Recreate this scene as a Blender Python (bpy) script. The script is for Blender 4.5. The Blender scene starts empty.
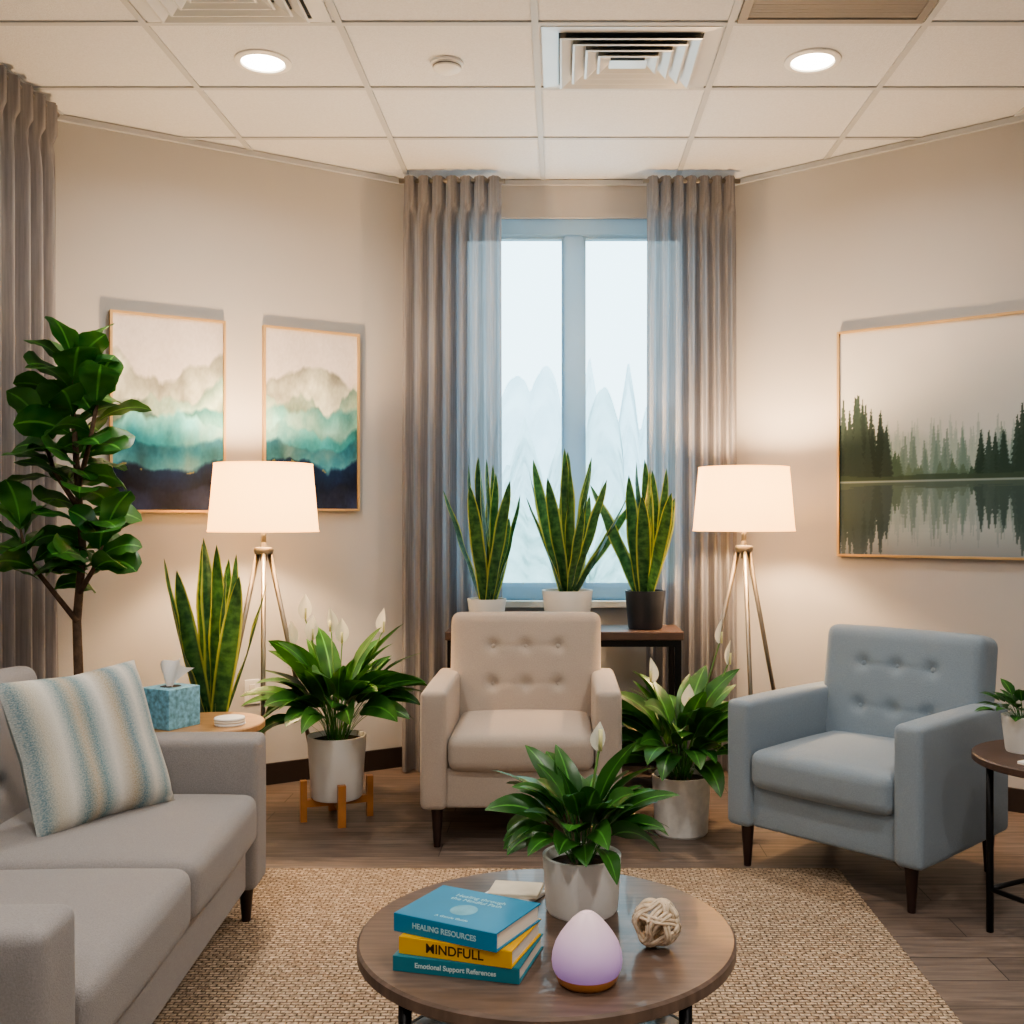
import bpy, bmesh, math, random
import numpy as np
from mathutils import Vector, Matrix, Euler
random.seed(7); rng=np.random.RandomState(5)
S=bpy.context.scene; COL=S.collection
CEIL=2.98
try:
    S.view_settings.view_transform='AgX'; S.view_settings.look='AgX - Medium High Contrast'; S.view_settings.exposure=.25
except Exception as e: print(e)

def lin(c):
    return tuple(((x/255.)/12.92 if x/255.<=0.04045 else ((x/255.+0.055)/1.055)**2.4) for x in c)

# ---------------------------------------------------------------- materials
def mat(name, col, rough=0.6, metal=0.0, var=0.0, vscale=8.0, bump=0.0, bscale=80.0, stretch=(1,1,1), emis=None, estr=0, sheen=0, transl=0, coat=0, spec=None):
    m=bpy.data.materials.new(name); m.use_nodes=True
    nt=m.node_tree; N=nt.nodes; L=nt.links; b=N['Principled BSDF']
    c=lin(col); b.inputs['Base Color'].default_value=(*c,1)
    b.inputs['Roughness'].default_value=rough; b.inputs['Metallic'].default_value=metal
    if spec is not None: b.inputs['Specular IOR Level'].default_value=spec
    if sheen: b.inputs['Sheen Weight'].default_value=sheen
    if coat: b.inputs['Coat Weight'].default_value=coat
    tc=N.new('ShaderNodeTexCoord'); mp=N.new('ShaderNodeMapping'); mp.inputs['Scale'].default_value=stretch
    L.new(tc.outputs['Object'],mp.inputs['Vector'])
    n=N.new('ShaderNodeTexNoise'); n.inputs['Scale'].default_value=vscale; n.inputs['Detail'].default_value=5
    L.new(mp.outputs['Vector'],n.inputs['Vector'])
    r=N.new('ShaderNodeValToRGB'); v=max(var,0.02)
    r.color_ramp.elements[0].position=.3; r.color_ramp.elements[1].position=.7
    r.color_ramp.elements[0].color=(*[x*(1-v) for x in c],1); r.color_ramp.elements[1].color=(*[min(1,x*(1+v)) for x in c],1)
    L.new(n.outputs['Fac'],r.inputs['Fac']); L.new(r.outputs['Color'],b.inputs['Base Color'])
    if bump:
        n2=N.new('ShaderNodeTexNoise'); n2.inputs['Scale'].default_value=bscale; n2.inputs['Detail'].default_value=3
        L.new(mp.outputs['Vector'],n2.inputs['Vector'])
        bp=N.new('ShaderNodeBump'); bp.inputs['Strength'].default_value=bump; bp.inputs['Distance'].default_value=.004
        L.new(n2.outputs['Fac'],bp.inputs['Height']); L.new(bp.outputs['Normal'],b.inputs['Normal'])
    if emis:
        b.inputs['Emission Color'].default_value=(*lin(emis),1); b.inputs['Emission Strength'].default_value=estr
    if transl:
        t=N.new('ShaderNodeBsdfTranslucent'); L.new(r.outputs['Color'],t.inputs['Color'])
        mx=N.new('ShaderNodeMixShader'); mx.inputs[0].default_value=transl
        L.new(b.outputs[0],mx.inputs[1]); L.new(t.outputs[0],mx.inputs[2]); L.new(mx.outputs[0],N['Material Output'].inputs['Surface'])
    return m

M_wall=mat('wall_paint',(187,186,185),.85,var=.02,vscale=2,bump=.12,bscale=160)
M_ceil=mat('ceiling_tile',(212,215,219),.9,var=.05,vscale=120,bump=.5,bscale=220)
M_grid=mat('ceiling_tbar',(184,188,192),.5)
M_base=mat('dark_baseboard',(48,38,34),.5,var=.1)
M_white=mat('white_plastic',(232,232,230),.4)
M_frame=mat('window_vinyl',(192,214,226),.4,transl=.5)  # white vinyl; pale blue and translucency put the daylight backlight into the material
M_beige=mat('beige_fabric',(178,167,157),.9,var=.07,vscale=260,bump=.5,bscale=420,sheen=.2)
M_blue=mat('blue_grey_fabric',(136,150,162),.9,var=.08,vscale=260,bump=.5,bscale=420,sheen=.2)
M_grey=mat('grey_fabric',(146,142,141),.9,var=.10,vscale=260,bump=.5,bscale=420,sheen=.2)
M_leg=mat('dark_walnut_leg',(50,32,27),.35,var=.2,vscale=20,stretch=(1,1,.2))
M_blk=mat('black_metal',(32,31,32),.4,metal=.6)
M_nick=mat('brushed_nickel',(146,140,132),.38,metal=.9,var=.05)
M_pot=mat('white_ceramic',(242,241,238),.6,var=.03,vscale=6,spec=.3)
M_potg=mat('speckled_white_pot',(226,223,218),.65,var=.07,vscale=40,spec=.3)
M_potb=mat('charcoal_pot',(40,44,52),.4)
M_soil=mat('soil',(52,38,28),.95,var=.4,vscale=60,bump=1,bscale=60)
M_oak=mat('light_oak',(176,136,94),.4,var=.15,vscale=14,stretch=(1,8,1))
M_orange=mat('teak_stand',(186,126,72),.4,var=.12,vscale=14)
M_walnut=mat('walnut_top',(106,88,77),.34,var=.25,vscale=9,stretch=(1,9,1),coat=.15)
M_dkwood=mat('dark_console_wood',(82,64,56),.4,var=.2,vscale=9,stretch=(1,9,1))
M_gold=mat('champagne_frame',(206,174,128),.35,metal=.35,var=.05)
M_paper=mat('book_pages',(232,224,206),.8,var=.08,vscale=200,stretch=(.1,.1,8))
M_flower=mat('lily_spathe',(244,243,232),.5,transl=.3)
M_spadix=mat('lily_spadix',(226,220,160),.7)
M_stem=mat('green_stem',(86,124,54),.5)
M_bark=mat('fig_bark',(96,76,60),.85,var=.3,vscale=40,bump=.8,bscale=60)
M_tissue=mat('tissue_paper',(240,242,244),.8,transl=.3)
M_louv=mat('vent_metal',(214,217,220),.32,metal=.25)
M_dark=mat('duct_dark',(26,24,24),.7)
M_duct=mat('duct_shade_grey',(90,92,94),.7)
M_grille=mat('return_grille',(136,132,128),.5)
M_rope=mat('rattan',(214,194,168),.8,var=.25,vscale=50,bump=.6,bscale=120)
M_glassshelf=mat('grey_shelf',(96,100,104),.25)

def leafmat(name,dark,light,rough=.38,edge=None):
    m=bpy.data.materials.new(name); m.use_nodes=True; nt=m.node_tree; N=nt.nodes; L=nt.links; b=N['Principled BSDF']
    uv=N.new('ShaderNodeUVMap'); sp=N.new('ShaderNodeSeparateXYZ'); L.new(uv.outputs[0],sp.inputs[0])
    ns=N.new('ShaderNodeTexNoise'); 
    tc=N.new('ShaderNodeTexCoord')
    b.inputs['Roughness'].default_value=rough
    r=N.new('ShaderNodeValToRGB'); r.color_ramp.elements[0].color=(*lin(dark),1); r.color_ramp.elements[1].color=(*lin(light),1)
    if edge:
        mp=N.new('ShaderNodeMapping'); mp.inputs['Scale'].default_value=(22,2.2,1); L.new(uv.outputs[0],mp.inputs[0]); L.new(mp.outputs[0],ns.inputs['Vector'])
        ns.inputs['Scale'].default_value=1; ns.inputs['Detail'].default_value=4
        r.color_ramp.elements[0].position=.38; r.color_ramp.elements[1].position=.66
    else:
        L.new(tc.outputs['Object'],ns.inputs['Vector']); ns.inputs['Scale'].default_value=9
        r.color_ramp.elements[0].position=.35; r.color_ramp.elements[1].position=.72
    L.new(ns.outputs['Fac'],r.inputs['Fac'])
    a=N.new('ShaderNodeMath'); a.operation='SUBTRACT'; L.new(sp.outputs['Y'],a.inputs[0]); a.inputs[1].default_value=.5
    ab=N.new('ShaderNodeMath'); ab.operation='ABSOLUTE'; L.new(a.outputs[0],ab.inputs[0])
    mr=N.new('ShaderNodeMapRange'); L.new(ab.outputs[0],mr.inputs[0])
    mx=N.new('ShaderNodeMix'); mx.data_type='RGBA'
    if edge:
        mr.inputs[1].default_value=.36; mr.inputs[2].default_value=.43
        L.new(r.outputs['Color'],mx.inputs[6]); mx.inputs[7].default_value=(*lin(edge),1)
    else:
        mr.inputs[1].default_value=.02; mr.inputs[2].default_value=.05; 
        mx.inputs[6].default_value=(*lin([min(255,x*1.25+8) for x in light]),1); L.new(r.outputs['Color'],mx.inputs[7])
    L.new(mr.outputs[0],mx.inputs[0]); L.new(mx.outputs[2],b.inputs['Base Color'])
    t=N.new('ShaderNodeBsdfTranslucent'); L.new(mx.outputs[2],t.inputs['Color'])
    ms=N.new('ShaderNodeMixShader'); ms.inputs[0].default_value=.2
    L.new(b.outputs[0],ms.inputs[1]); L.new(t.outputs[0],ms.inputs[2]); L.new(ms.outputs[0],N['Material Output'].inputs['Surface'])
    return m
M_lily=leafmat('peace_lily_leaf',(36,80,34),(72,126,52),.36)
M_fig=leafmat('fiddle_leaf',(42,98,42),(84,142,60),.36)
M_snake=leafmat('snake_leaf',(38,82,46),(84,128,70),.42,edge=(186,190,92))

# ---------------------------------------------------------------- geometry helpers
def link(o,parent=None):
    COL.objects.link(o)
    if parent: o.parent=parent
    return o
def empty(name,loc=(0,0,0),rot=0):
    e=bpy.data.objects.new(name,None); e.empty_display_size=.1; e.location=loc; e.rotation_euler=(0,0,rot); COL.objects.link(e); return e
def mesh(name,verts,faces,m,parent=None,smooth=False,uvs=None,loc=None,rot=None):
    me=bpy.data.meshes.new(name); me.from_pydata([tuple(v) for v in verts],[],faces); 
    if uvs is not None:
        ul=me.uv_layers.new(name='UVMap')
        for lp in me.loops: ul.data[lp.index].uv=uvs[lp.vertex_index]
    if smooth:
        for p in me.polygons: p.use_smooth=True
    me.update()
    if m: me.materials.append(m)
    o=bpy.data.objects.new(name,me); link(o,parent)
    if loc: o.location=loc
    if rot: o.rotation_euler=rot
    return o
def bm_obj(name,bm,m,parent=None,smooth=False,loc=None,rot=None):
    bmesh.ops.recalc_face_normals(bm,faces=bm.faces[:])
    me=bpy.data.meshes.new(name); bm.to_mesh(me); bm.free()
    if smooth:
        for p in me.polygons: p.use_smooth=True
    me.materials.append(m); o=bpy.data.objects.new(name,me); link(o,parent)
    if loc: o.location=loc
    if rot: o.rotation_euler=rot
    return o
def addbox(bm,lo,hi):
    lo=Vector(lo);hi=Vector(hi); c=(lo+hi)/2; s=hi-lo
    bmesh.ops.create_cube(bm,size=1,matrix=Matrix.Translation(c)@Matrix.Diagonal((s.x,s.y,s.z,1)))
def box(name,lo,hi,m,parent=None,bevel=0,seg=2,loc=None,rot=None):
    bm=bmesh.new(); addbox(bm,lo,hi)
    if bevel: bmesh.ops.bevel(bm,geom=bm.edges[:],offset=bevel,segments=seg,affect='EDGES',profile=.5)
    return bm_obj(name,bm,m,parent,bevel>0 and seg>2,loc,rot)
def rbox(name,lo,hi,m,r=.03,puff=(0,0,0),n=10,parent=None,loc=None,rot=None,fn=None):
    """soft upholstered box"""
    lo=Vector(lo);hi=Vector(hi);c=(lo+hi)/2;h=(hi-lo)/2
    def ax(a):
        rr=min(r,a*.98)
        e=[-a,-a+rr*.25,-a+rr*.55]; mid=[-a+rr+(2*(a-rr))*i/n for i in range(n+1)]; return e+mid+[-x for x in reversed(e)]
    A=[ax(h.x),ax(h.y),ax(h.z)]
    bm=bmesh.new()
    for k in range(3):
        i,j=(k+1)%3,(k+2)%3
        for s in (-1,1):
            g=[]
            for u in A[i]:
                row=[]
                for v in A[j]:
                    p=[0,0,0];p[k]=s*h[k];p[i]=u;p[j]=v; row.append(bm.verts.new(p))
                g.append(row)
            for a in range(len(g)-1):
                for b in range(len(g[0])-1):
                    f=[g[a][b],g[a+1][b],g[a+1][b+1],g[a][b+1]]
                    if s<0: f.reverse()
                    bm.faces.new(f)
    bmesh.ops.remove_doubles(bm,verts=bm.verts[:],dist=1e-6)
    rr=[min(r,h[k]*.98) for k in range(3)]; R=min(rr)
    for v in bm.verts:
        p=v.co.copy(); q=Vector([max(-(h[k]-R),min(h[k]-R,p[k])) for k in range(3)]); d=p-q
        if d.length>1e-9: p=q+d.normalized()*R
        t=[p[k]/h[k] for k in range(3)]
        for k in range(3):
            if puff[k]:
                i,j=(k+1)%3,(k+2)%3
                p[k]+=puff[k]*t[k]*max(0,1-t[i]**2)**.6*max(0,1-t[j]**2)**.6
        if fn: p=fn(p,t,h)
        v.co=p+c
    return bm_obj(name,bm,m,parent,True,loc,rot)
def lathe(name,prof,m,parent=None,seg=40,loc=None,smooth=True):
    V=[];F=[]
    for (r,z) in prof:
        for i in range(seg):
            a=2*math.pi*i/seg; V.append((r*math.cos(a),r*math.sin(a),z))
    for k in range(len(prof)-1):
        for i in range(seg):
            j=(i+1)%seg; F.append((k*seg+i,k*seg+j,(k+1)*seg+j,(k+1)*seg+i))
    o=mesh(name,V,F,m,parent,smooth,loc=loc)
    if smooth:
        bm=bmesh.new(); bm.from_mesh(o.data)
        bmesh.ops.remove_doubles(bm,verts=bm.verts[:],dist=1e-6); bmesh.ops.recalc_face_normals(bm,faces=bm.faces[:])
        for e in bm.edges:
            if len(e.link_faces)==2 and e.calc_face_angle(0)>.6: e.smooth=False
        bm.to_mesh(o.data); bm.free()
    return o
def tube_geo(V,F,pts,rads,seg=8):
    pts=[Vector(p) for p in pts]; base=len(V); n=len(pts)
    if not hasattr(rads,'__len__'): rads=[rads]*n
    up=Vector((.13,.21,.97))
    for i,p in enumerate(pts):
        t=(pts[min(i+1,n-1)]-pts[max(i-1,0)]).normalized()
        x=t.cross(up)
        if x.length<.05: x=t.cross(Vector((1,0,0)))
        x.normalize(); y=t.cross(x)
        for k in range(seg):
            a=2*math.pi*k/seg; V.append(p+(x*math.cos(a)+y*math.sin(a))*rads[i])
    for i in range(n-1):
        for k in range(seg):
            j=(k+1)%seg; F.append((base+i*seg+k,base+i*seg+j,base+(i+1)*seg+j,base+(i+1)*seg+k))
    F.append(tuple(base+k for k in range(seg))[::-1]); F.append(tuple(base+(n-1)*seg+k for k in range(seg)))
def tube(name,pts,rads,m,parent=None,seg=12):
    V=[];F=[]; tube_geo(V,F,pts,rads,seg); return mesh(name,V,F,m,parent,True)

# ---------------------------------------------------------------- ROOM
poly=[(-2.3,-1.4),(2.6,-1.4),(2.6,3.993),(.89,5.35),(-.774,5.35),(-2.3,4.38)]
def wallbox(name,p0,p1,z0,z1,t,m,inset=0,ext=.1):
    p0=Vector((*p0,0));p1=Vector((*p1,0)); d=(p1-p0).normalized(); n=Vector((d.y,-d.x,0))
    a=p0-d*ext;b=p1+d*ext
    if inset: q=[p0,p1,p1-n*inset,p0-n*inset]
    else: q=[a,b,b+n*t,a+n*t]
    V=[(v.x,v.y,z0) for v in q]+[(v.x,v.y,z1) for v in q]
    return mesh(name,V,[(3,2,1,0),(4,5,6,7),(0,1,5,4),(1,2,6,5),(2,3,7,6),(3,0,4,7)],m)
names=['front','right','right_angled','back','left_angled','left']
for i,nm in enumerate(names):
    p0=poly[i];p1=poly[(i+1)%6]
    if nm!='back': wallbox('wall_'+nm,p0,p1,-.1,CEIL+.1,.14,M_wall)
    wallbox('baseboard_'+nm,p0,p1,0,.10,0,M_base,inset=.014)
    wallbox('trim_%d'%(i+1),p0,p1,CEIL-.028,CEIL-.004,0,M_grid,inset=.022)
WX0,WX1,WZ0,WZ1=-.56,.70,.842,2.79
bm=bmesh.new()
addbox(bm,(-.9,5.35,-.1),(WX0,5.49,CEIL+.1)); addbox(bm,(WX1,5.35,-.1),(1.0,5.49,CEIL+.1))
addbox(bm,(WX0,5.35,-.1),(WX1,5.49,WZ0)); addbox(bm,(WX0,5.35,WZ1),(WX1,5.49,CEIL+.1))
bm_obj('wall_back',bm,M_wall)
def floormat():
    m=bpy.data.materials.new('vinyl_plank'); m.use_nodes=True; nt=m.node_tree;N=nt.nodes;L=nt.links;b=N['Principled BSDF']
    tc=N.new('ShaderNodeTexCoord'); br=N.new('ShaderNodeTexBrick'); L.new(tc.outputs['Object'],br.inputs['Vector'])
    br.inputs['Scale'].default_value=1; br.inputs['Brick Width'].default_value=1.22; br.inputs['Row Height'].default_value=.15
    br.inputs['Mortar Size'].default_value=.0018; br.offset=.37
    br.inputs['Color1'].default_value=(*lin((134,120,111)),1); br.inputs['Color2'].default_value=(*lin((114,101,94)),1); br.inputs['Mortar'].default_value=(*lin((60,52,48)),1)
    mp=N.new('ShaderNodeMapping'); mp.inputs['Scale'].default_value=(2.2,26,1); L.new(tc.outputs['Object'],mp.inputs[0])
    n=N.new('ShaderNodeTexNoise'); n.inputs['Scale'].default_value=2; n.inputs['Detail'].default_value=8; n.inputs['Distortion'].default_value=.6; L.new(mp.outputs[0],n.inputs['Vector'])
    r=N.new('ShaderNodeValToRGB'); r.color_ramp.elements[0].color=(.55,.55,.55,1); r.color_ramp.elements[1].color=(1.2,1.18,1.15,1); r.color_ramp.elements[0].position=.3;r.color_ramp.elements[1].position=.72
    L.new(n.outputs['Fac'],r.inputs['Fac'])
    mx=N.new('ShaderNodeMix'); mx.data_type='RGBA'; mx.blend_type='MULTIPLY'; mx.inputs[0].default_value=1
    L.new(br.outputs['Color'],mx.inputs[6]); L.new(r.outputs['Color'],mx.inputs[7]); L.new(mx.outputs[2],b.inputs['Base Color'])
    b.inputs['Roughness'].default_value=.42
    bp=N.new('ShaderNodeBump'); bp.inputs['Strength'].default_value=.15; bp.inputs['Distance'].default_value=.003; L.new(n.outputs['Fac'],bp.inputs['Height']); L.new(bp.outputs[0],b.inputs['Normal'])
    return m
def slab(name,z0,z1,m):
    V=[(x,y,z0) for x,y in poly]+[(x,y,z1) for x,y in poly]
    F=[tuple(range(5,-1,-1)),tuple(range(6,12))]+[(i,(i+1)%6,6+(i+1)%6,6+i) for i in range(6)]
    return mesh(name,V,F,m)
slab('floor',-.1,0,floormat()); slab('ceiling',CEIL,CEIL+.1,M_ceil)
def clip(p,d):
    t0,t1=-99,99
    for i in range(6):
        a=Vector(poly[i]);b=Vector(poly[(i+1)%6]); e=b-a; n=Vector((-e.y,e.x))
        den=n.dot(d); num=n.dot(a-p)
        if abs(den)<1e-9: 
            if n.dot(p-a)<0: return None
            continue
        t=num/den
        if den>0: t0=max(t0,t)
        else: t1=min(t1,t)
    return (t0,t1) if t1>t0+.05 else None
bm=bmesh.new()
CX=[-.087+.68*k for k in range(-3,4)]; RY=[4.75-.55*k for k in range(0,12)]
for x in CX:
    c=clip(Vector((x,0)),Vector((0,1)))
    if c: addbox(bm,(x-.012,c[0]+.02,CEIL-.007),(x+.012,c[1]-.02,CEIL))
for y in RY:
    c=clip(Vector((0,y)),Vector((1,0)))
    if c: addbox(bm,(c[0]+.02,y-.012,CEIL-.0065),(c[1]-.02,y+.012,CEIL))
bm_obj('ceiling_grid',bm,M_grid)

# window
W=empty('window_1',(0,0,0))
bm=bmesh.new()
y0,y1=5.37,5.44
addbox(bm,(WX0,y0,WZ1-.085),(WX1,y1,WZ1)); addbox(bm,(WX0,y0,WZ0),(WX1,y1,WZ0+.06))
addbox(bm,(WX0,y0,WZ0+.06),(WX0+.07,y1,WZ1-.085)); addbox(bm,(WX1-.07,y0,WZ0+.06),(WX1,y1,WZ1-.085))
addbox(bm,(.020,y0,WZ0+.06),(.120,y1,WZ1-.085))
bmesh.ops.bevel(bm,geom=bm.edges[:],offset=.006,segments=2,affect='EDGES')
bm_obj('frame',bm,M_frame,W)
bm=bmesh.new()
for a,b in ((WX0+.07,.020),(.120,WX1-.07)):
    for x0,x1,z0,z1 in ((a,b,WZ1-.10,WZ1-.085),(a,b,WZ0+.06,WZ0+.085),(a,a+.012,WZ0+.085,WZ1-.10),(b-.012,b,WZ0+.085,WZ1-.10)):
        addbox(bm,(x0,5.385,z0),(x1,5.425,z1))
bm_obj('sash',bm,M_frame,W)
gm=bpy.data.materials.new('window_glass'); gm.use_nodes=True; N=gm.node_tree.nodes;L=gm.node_tree.links
tr=N.new('ShaderNodeBsdfTransparent'); tr.inputs[0].default_value=(.95,.98,.99,1); gl=N.new('ShaderNodeBsdfGlossy'); gl.inputs['Roughness'].default_value=.05
mx=N.new('ShaderNodeMixShader'); mx.inputs[0].default_value=.03; L.new(tr.outputs[0],mx.inputs[1]);L.new(gl.outputs[0],mx.inputs[2]);L.new(mx.outputs[0],N['Material Output'].inputs[0])
mesh('glass',[(WX0+.05,5.405,WZ0+.05),(WX1-.05,5.405,WZ0+.05),(WX1-.05,5.405,WZ1-.08),(WX0+.05,5.405,WZ1-.08)],[(0,1,2,3)],gm,W)
box('sill',(WX0-.03,5.29,WZ0-.035),(WX1+.03,5.42,WZ0),M_white,W,bevel=.005)

# noise helpers
def vnoise1(x,seed,octs=5,base=3):
    r=np.zeros_like(x);a=1.;tot=0
    for o in range(octs):
        n=base*2**o; g=np.random.RandomState(seed*17+o).rand(n+2); t=x*n; i=np.clip(t.astype(int),0,n); f=t-i; f=f*f*(3-2*f); r+=a*(g[i]*(1-f)+g[np.clip(i+1,0,n+1)]*f); tot+=a;a*=.5
    return r/tot
def vnoise2(x,y,seed,octs=4,base=4):
    r=np.zeros_like(x);a=1.;tot=0
    for o in range(octs):
        n=base*2**o; g=np.random.RandomState(seed*31+o).rand(n+3,n+3); tx=x*n;ty=y*n; i=np.clip(tx.astype(int),0,n);j=np.clip(ty.astype(int),0,n);fx=tx-i;fy=ty-j
        fx=fx*fx*(3-2*fx);fy=fy*fy*(3-2*fy)
        r+=a*((g[i,j]*(1-fx)+g[i+1,j]*fx)*(1-fy)+(g[i,j+1]*(1-fx)+g[i+1,j+1]*fx)*fy);tot+=a;a*=.55
    return r/tot
# outside: layered belts of trees, haze painted in as paler colour (crowned canopies with ragged tops)
M_f1=mat('haze_tinted_foliage_near',(184,204,198),.95,var=.10,vscale=3.5)
M_f2=mat('haze_tinted_foliage_mid',(204,220,220),.95,var=.06,vscale=2.5)
M_f3=mat('haze_tinted_foliage_far',(222,234,236),.95,var=.04,vscale=1.6)
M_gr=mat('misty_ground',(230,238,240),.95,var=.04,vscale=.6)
def treebelt(Y,hm,am,mt_,seed,w=7.,ntree=22):
    nu,nv=420,50; r=np.random.RandomState(seed)
    u,v=np.meshgrid(np.linspace(0,1,nu),np.linspace(0,1,nv),indexing='ij')
    x=-w+2*w*u; top=np.full_like(u,hm*.55)
    for k in range(ntree):
        cx=-w+2*w*(k+r.uniform(.1,.9))/ntree; hw=r.uniform(.45,.95)*w*1.5/ntree; h=hm+am*r.uniform(-1,1)
        d=np.abs(x-cx)/hw
        crown=h*(.60+.40*np.sqrt(np.clip(1-d**2,0,1))) if r.rand()<.55 else h*(.55+.45*np.clip(1-d,0,1)**.85)
        top=np.maximum(top,np.where(d<1,crown,0))
    top=top+.28*(vnoise1(u,seed+3,4,70)-.5)
    Z=-.3+(top+.3)*v
    Yy=Y+.6*v+.55*(vnoise2(u,v*.25,seed,5,26)-.5)
    V=np.stack([x,Yy,Z],-1).reshape(-1,3)
    F=[(i*nv+j,(i+1)*nv+j,(i+1)*nv+j+1,i*nv+j+1) for i in range(nu-1) for j in range(nv-1)]
    mesh('tree_line',V,F,mt_,None,True)
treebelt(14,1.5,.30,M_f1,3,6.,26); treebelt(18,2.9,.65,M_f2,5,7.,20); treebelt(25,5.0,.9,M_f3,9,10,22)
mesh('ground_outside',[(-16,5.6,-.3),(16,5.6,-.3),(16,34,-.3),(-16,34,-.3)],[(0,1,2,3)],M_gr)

# curtains
def curtmat():
    m=mat('grey_linen_curtain',(158,157,161),.9,var=.18,vscale=14,stretch=(6,6,.25),bump=.4,bscale=300,transl=.0)
    nt=m.node_tree;N=nt.nodes;L=nt.links; b=N['Principled BSDF']
    r=[n for n in N if n.type=='VALTORGB'][0]
    t=N.new('ShaderNodeBsdfTranslucent'); L.new(r.outputs['Color'],t.inputs['Color'])
    a=N.new('ShaderNodeMixShader'); a.inputs[0].default_value=.42; L.new(b.outputs[0],a.inputs[1]);L.new(t.outputs[0],a.inputs[2])
    tp=N.new('ShaderNodeBsdfTransparent'); c=N.new('ShaderNodeMixShader'); c.inputs[0].default_value=.06
    L.new(a.outputs[0],c.inputs[1]);L.new(tp.outputs[0],c.inputs[2]);L.new(c.outputs[0],N['Material Output'].inputs['Surface'])
    return m
M_curt=curtmat()
def curtain(name,p0,p1,z0,z1,nf,amp):
    E=empty(name); p0=Vector((*p0,0));p1=Vector((*p1,0));d=p1-p0; n=Vector((d.y,-d.x,0)).normalized()
    nu=nf*14;nv=46;V=[];F=[];c=(p0+p1)/2
    ph=[random.uniform(-.5,.5) for _ in range(nf+2)]; am=[random.uniform(.65,1.15) for _ in range(nf+2)]
    for j in range(nv+1):
        v=j/nv; z=z0+(z1-z0)*v
        wf=1+.03*(1-v)
        for i in range(nu+1):
            u=i/nu; k=u*nf; ki=int(min(k,nf-1)); fr=k-ki
            A=am[ki]*(1-fr)+am[ki+1]*fr; P=(ph[ki]*(1-fr)+ph[ki+1]*fr)
            low=math.sin(2*math.pi*k+P*1.5*(1-v)+.25*math.sin(3*v+ki))
            w=low*A*amp*(.85+.25*(1-v))
            if v>.955: w=amp*.75*(abs(math.sin(math.pi*k))**.5*2-1)+.004*math.sin(6*math.pi*k)
            elif v>.90:
                s=(v-.90)/.055; w=w*(1-s)+s*amp*.3*low
            p=c+(p0+d*u-c)*wf+n*w
            V.append((p.x,p.y,z))
    for j in range(nv):
        for i in range(nu):
            a=j*(nu+1)+i; F.append((a,a+1,a+nu+2,a+nu+1))
    mesh('fabric',V,F,M_curt,E,True)
    a=p0-d.normalized()*.02;b=p1+d.normalized()*.02
    tube('rod',[(a.x,a.y,z1-.02),(b.x,b.y,z1-.02)],.012,M_nick,E)
    return E
curtain('curtain',(-.775,5.19),(-.29,5.19),.012,2.945,7,.038)
curtain('curtain',(.43,5.19),(.87,5.19),.012,2.945,7,.038)
curtain('curtain',(-2.14,3.35),(-2.08,4.32),.012,2.945,11,.042)

# vents
def vent(name,cx,cy,hx,hy,mt):
    V=[];F=[]
    def rect(a,b,z): 
        i=len(V); V.extend([(-a,-b,z),(a,-b,z),(a,b,z),(-a,b,z)]); return i
    def ring(i,j):
        for k in range(4): F.append((i+k,i+(k+1)%4,j+(k+1)%4,j+k))
    E=empty(name,(cx,cy,CEIL))
    o=rect(hx,hy,-.008);o2=rect(hx,hy,-.001);ring(o2,o);inn=rect(hx-.06,hy-.035,-.012);ring(o,inn)
    a,b=hx-.06,hy-.035; up=rect(a,b,-.001); ring(inn,up)
    k=0
    while min(a,b)>.06:
        i=rect(a-.004,b-.004,-.030);j=rect(a-.050,b-.050,-.004);ring(i,j)
        i2=rect(a-.012,b-.012,-.032);ring(i,i2);j2=rect(a-.053,b-.053,-.008);ring(i2,j2)
        a-=.047;b-=.047;k+=1
    i=rect(a,b,-.028);F.append((i,i+1,i+2,i+3))
    mesh('louvers',V,F,mt,E)
    box('duct_shade_plate',(-hx+.06,-hy+.035,-.003),(hx-.06,hy-.035,-.0005),M_duct,E)  # flat plate coloured for the shade between louvers, no real opening
vent('ceiling_air_vent',.253,3.925,.318,.258,M_louv)
vent('ceiling_air_vent',-1.107,3.375,.318,.258,M_louv)
E=empty('return_air_grille',(.933,3.375,CEIL)); bm=bmesh.new()
hx,hy=.32,.26
for lo,hi in (((-hx,-hy),(hx,-hy+.03)),((-hx,hy-.03),(hx,hy)),((-hx,-hy+.03),(-hx+.03,hy-.03)),((hx-.03,-hy+.03),(hx,hy-.03))): addbox(bm,(*lo,-.012),(*hi,0))
for i in range(44):
    y=-hy+.035+i*.0112; addbox(bm,(-hx+.03,y,-.008),(hx-.03,y+.0085,-.002))
bm_obj('slats',bm,M_grille,E); box('backing',(-hx+.03,-hy+.03,-.002),(hx-.03,hy-.03,-.0003),M_dark,E)

# downlights
M_em=mat('downlight_lens',(255,250,240),.5,emis=(255,240,215),estr=14)
def area(name,parent,loc,size,power,col,spread=math.pi):
    l=bpy.data.lights.new(name,'AREA'); l.shape='DISK'; l.size=size; l.energy=power; l.color=col; l.spread=spread
    o=bpy.data.objects.new(name,l); link(o,parent); o.location=loc; return o
def downlight(x,y,p=26):
    E=empty('recessed_downlight',(x,y,CEIL))
    lathe('trim_ring',[(.105,0),(.105,-.006),(.098,-.010),(.082,-.010),(.078,-.004),(.078,-.001)],M_white,E)
    lathe('lens',[(0.0001,-.004),(.078,-.004)],M_em,E)
    area('light',E,(0,0,-.02),.16,p,(1,.94,.87),2.8)
for x,y in ((-1.12,3.96),(.95,3.95)): downlight(x,y,11)
for x,y in ((-1.12,1.8),(.95,1.8)): downlight(x,y,16)  # unseen downlights above the frame, added as fill light
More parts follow.
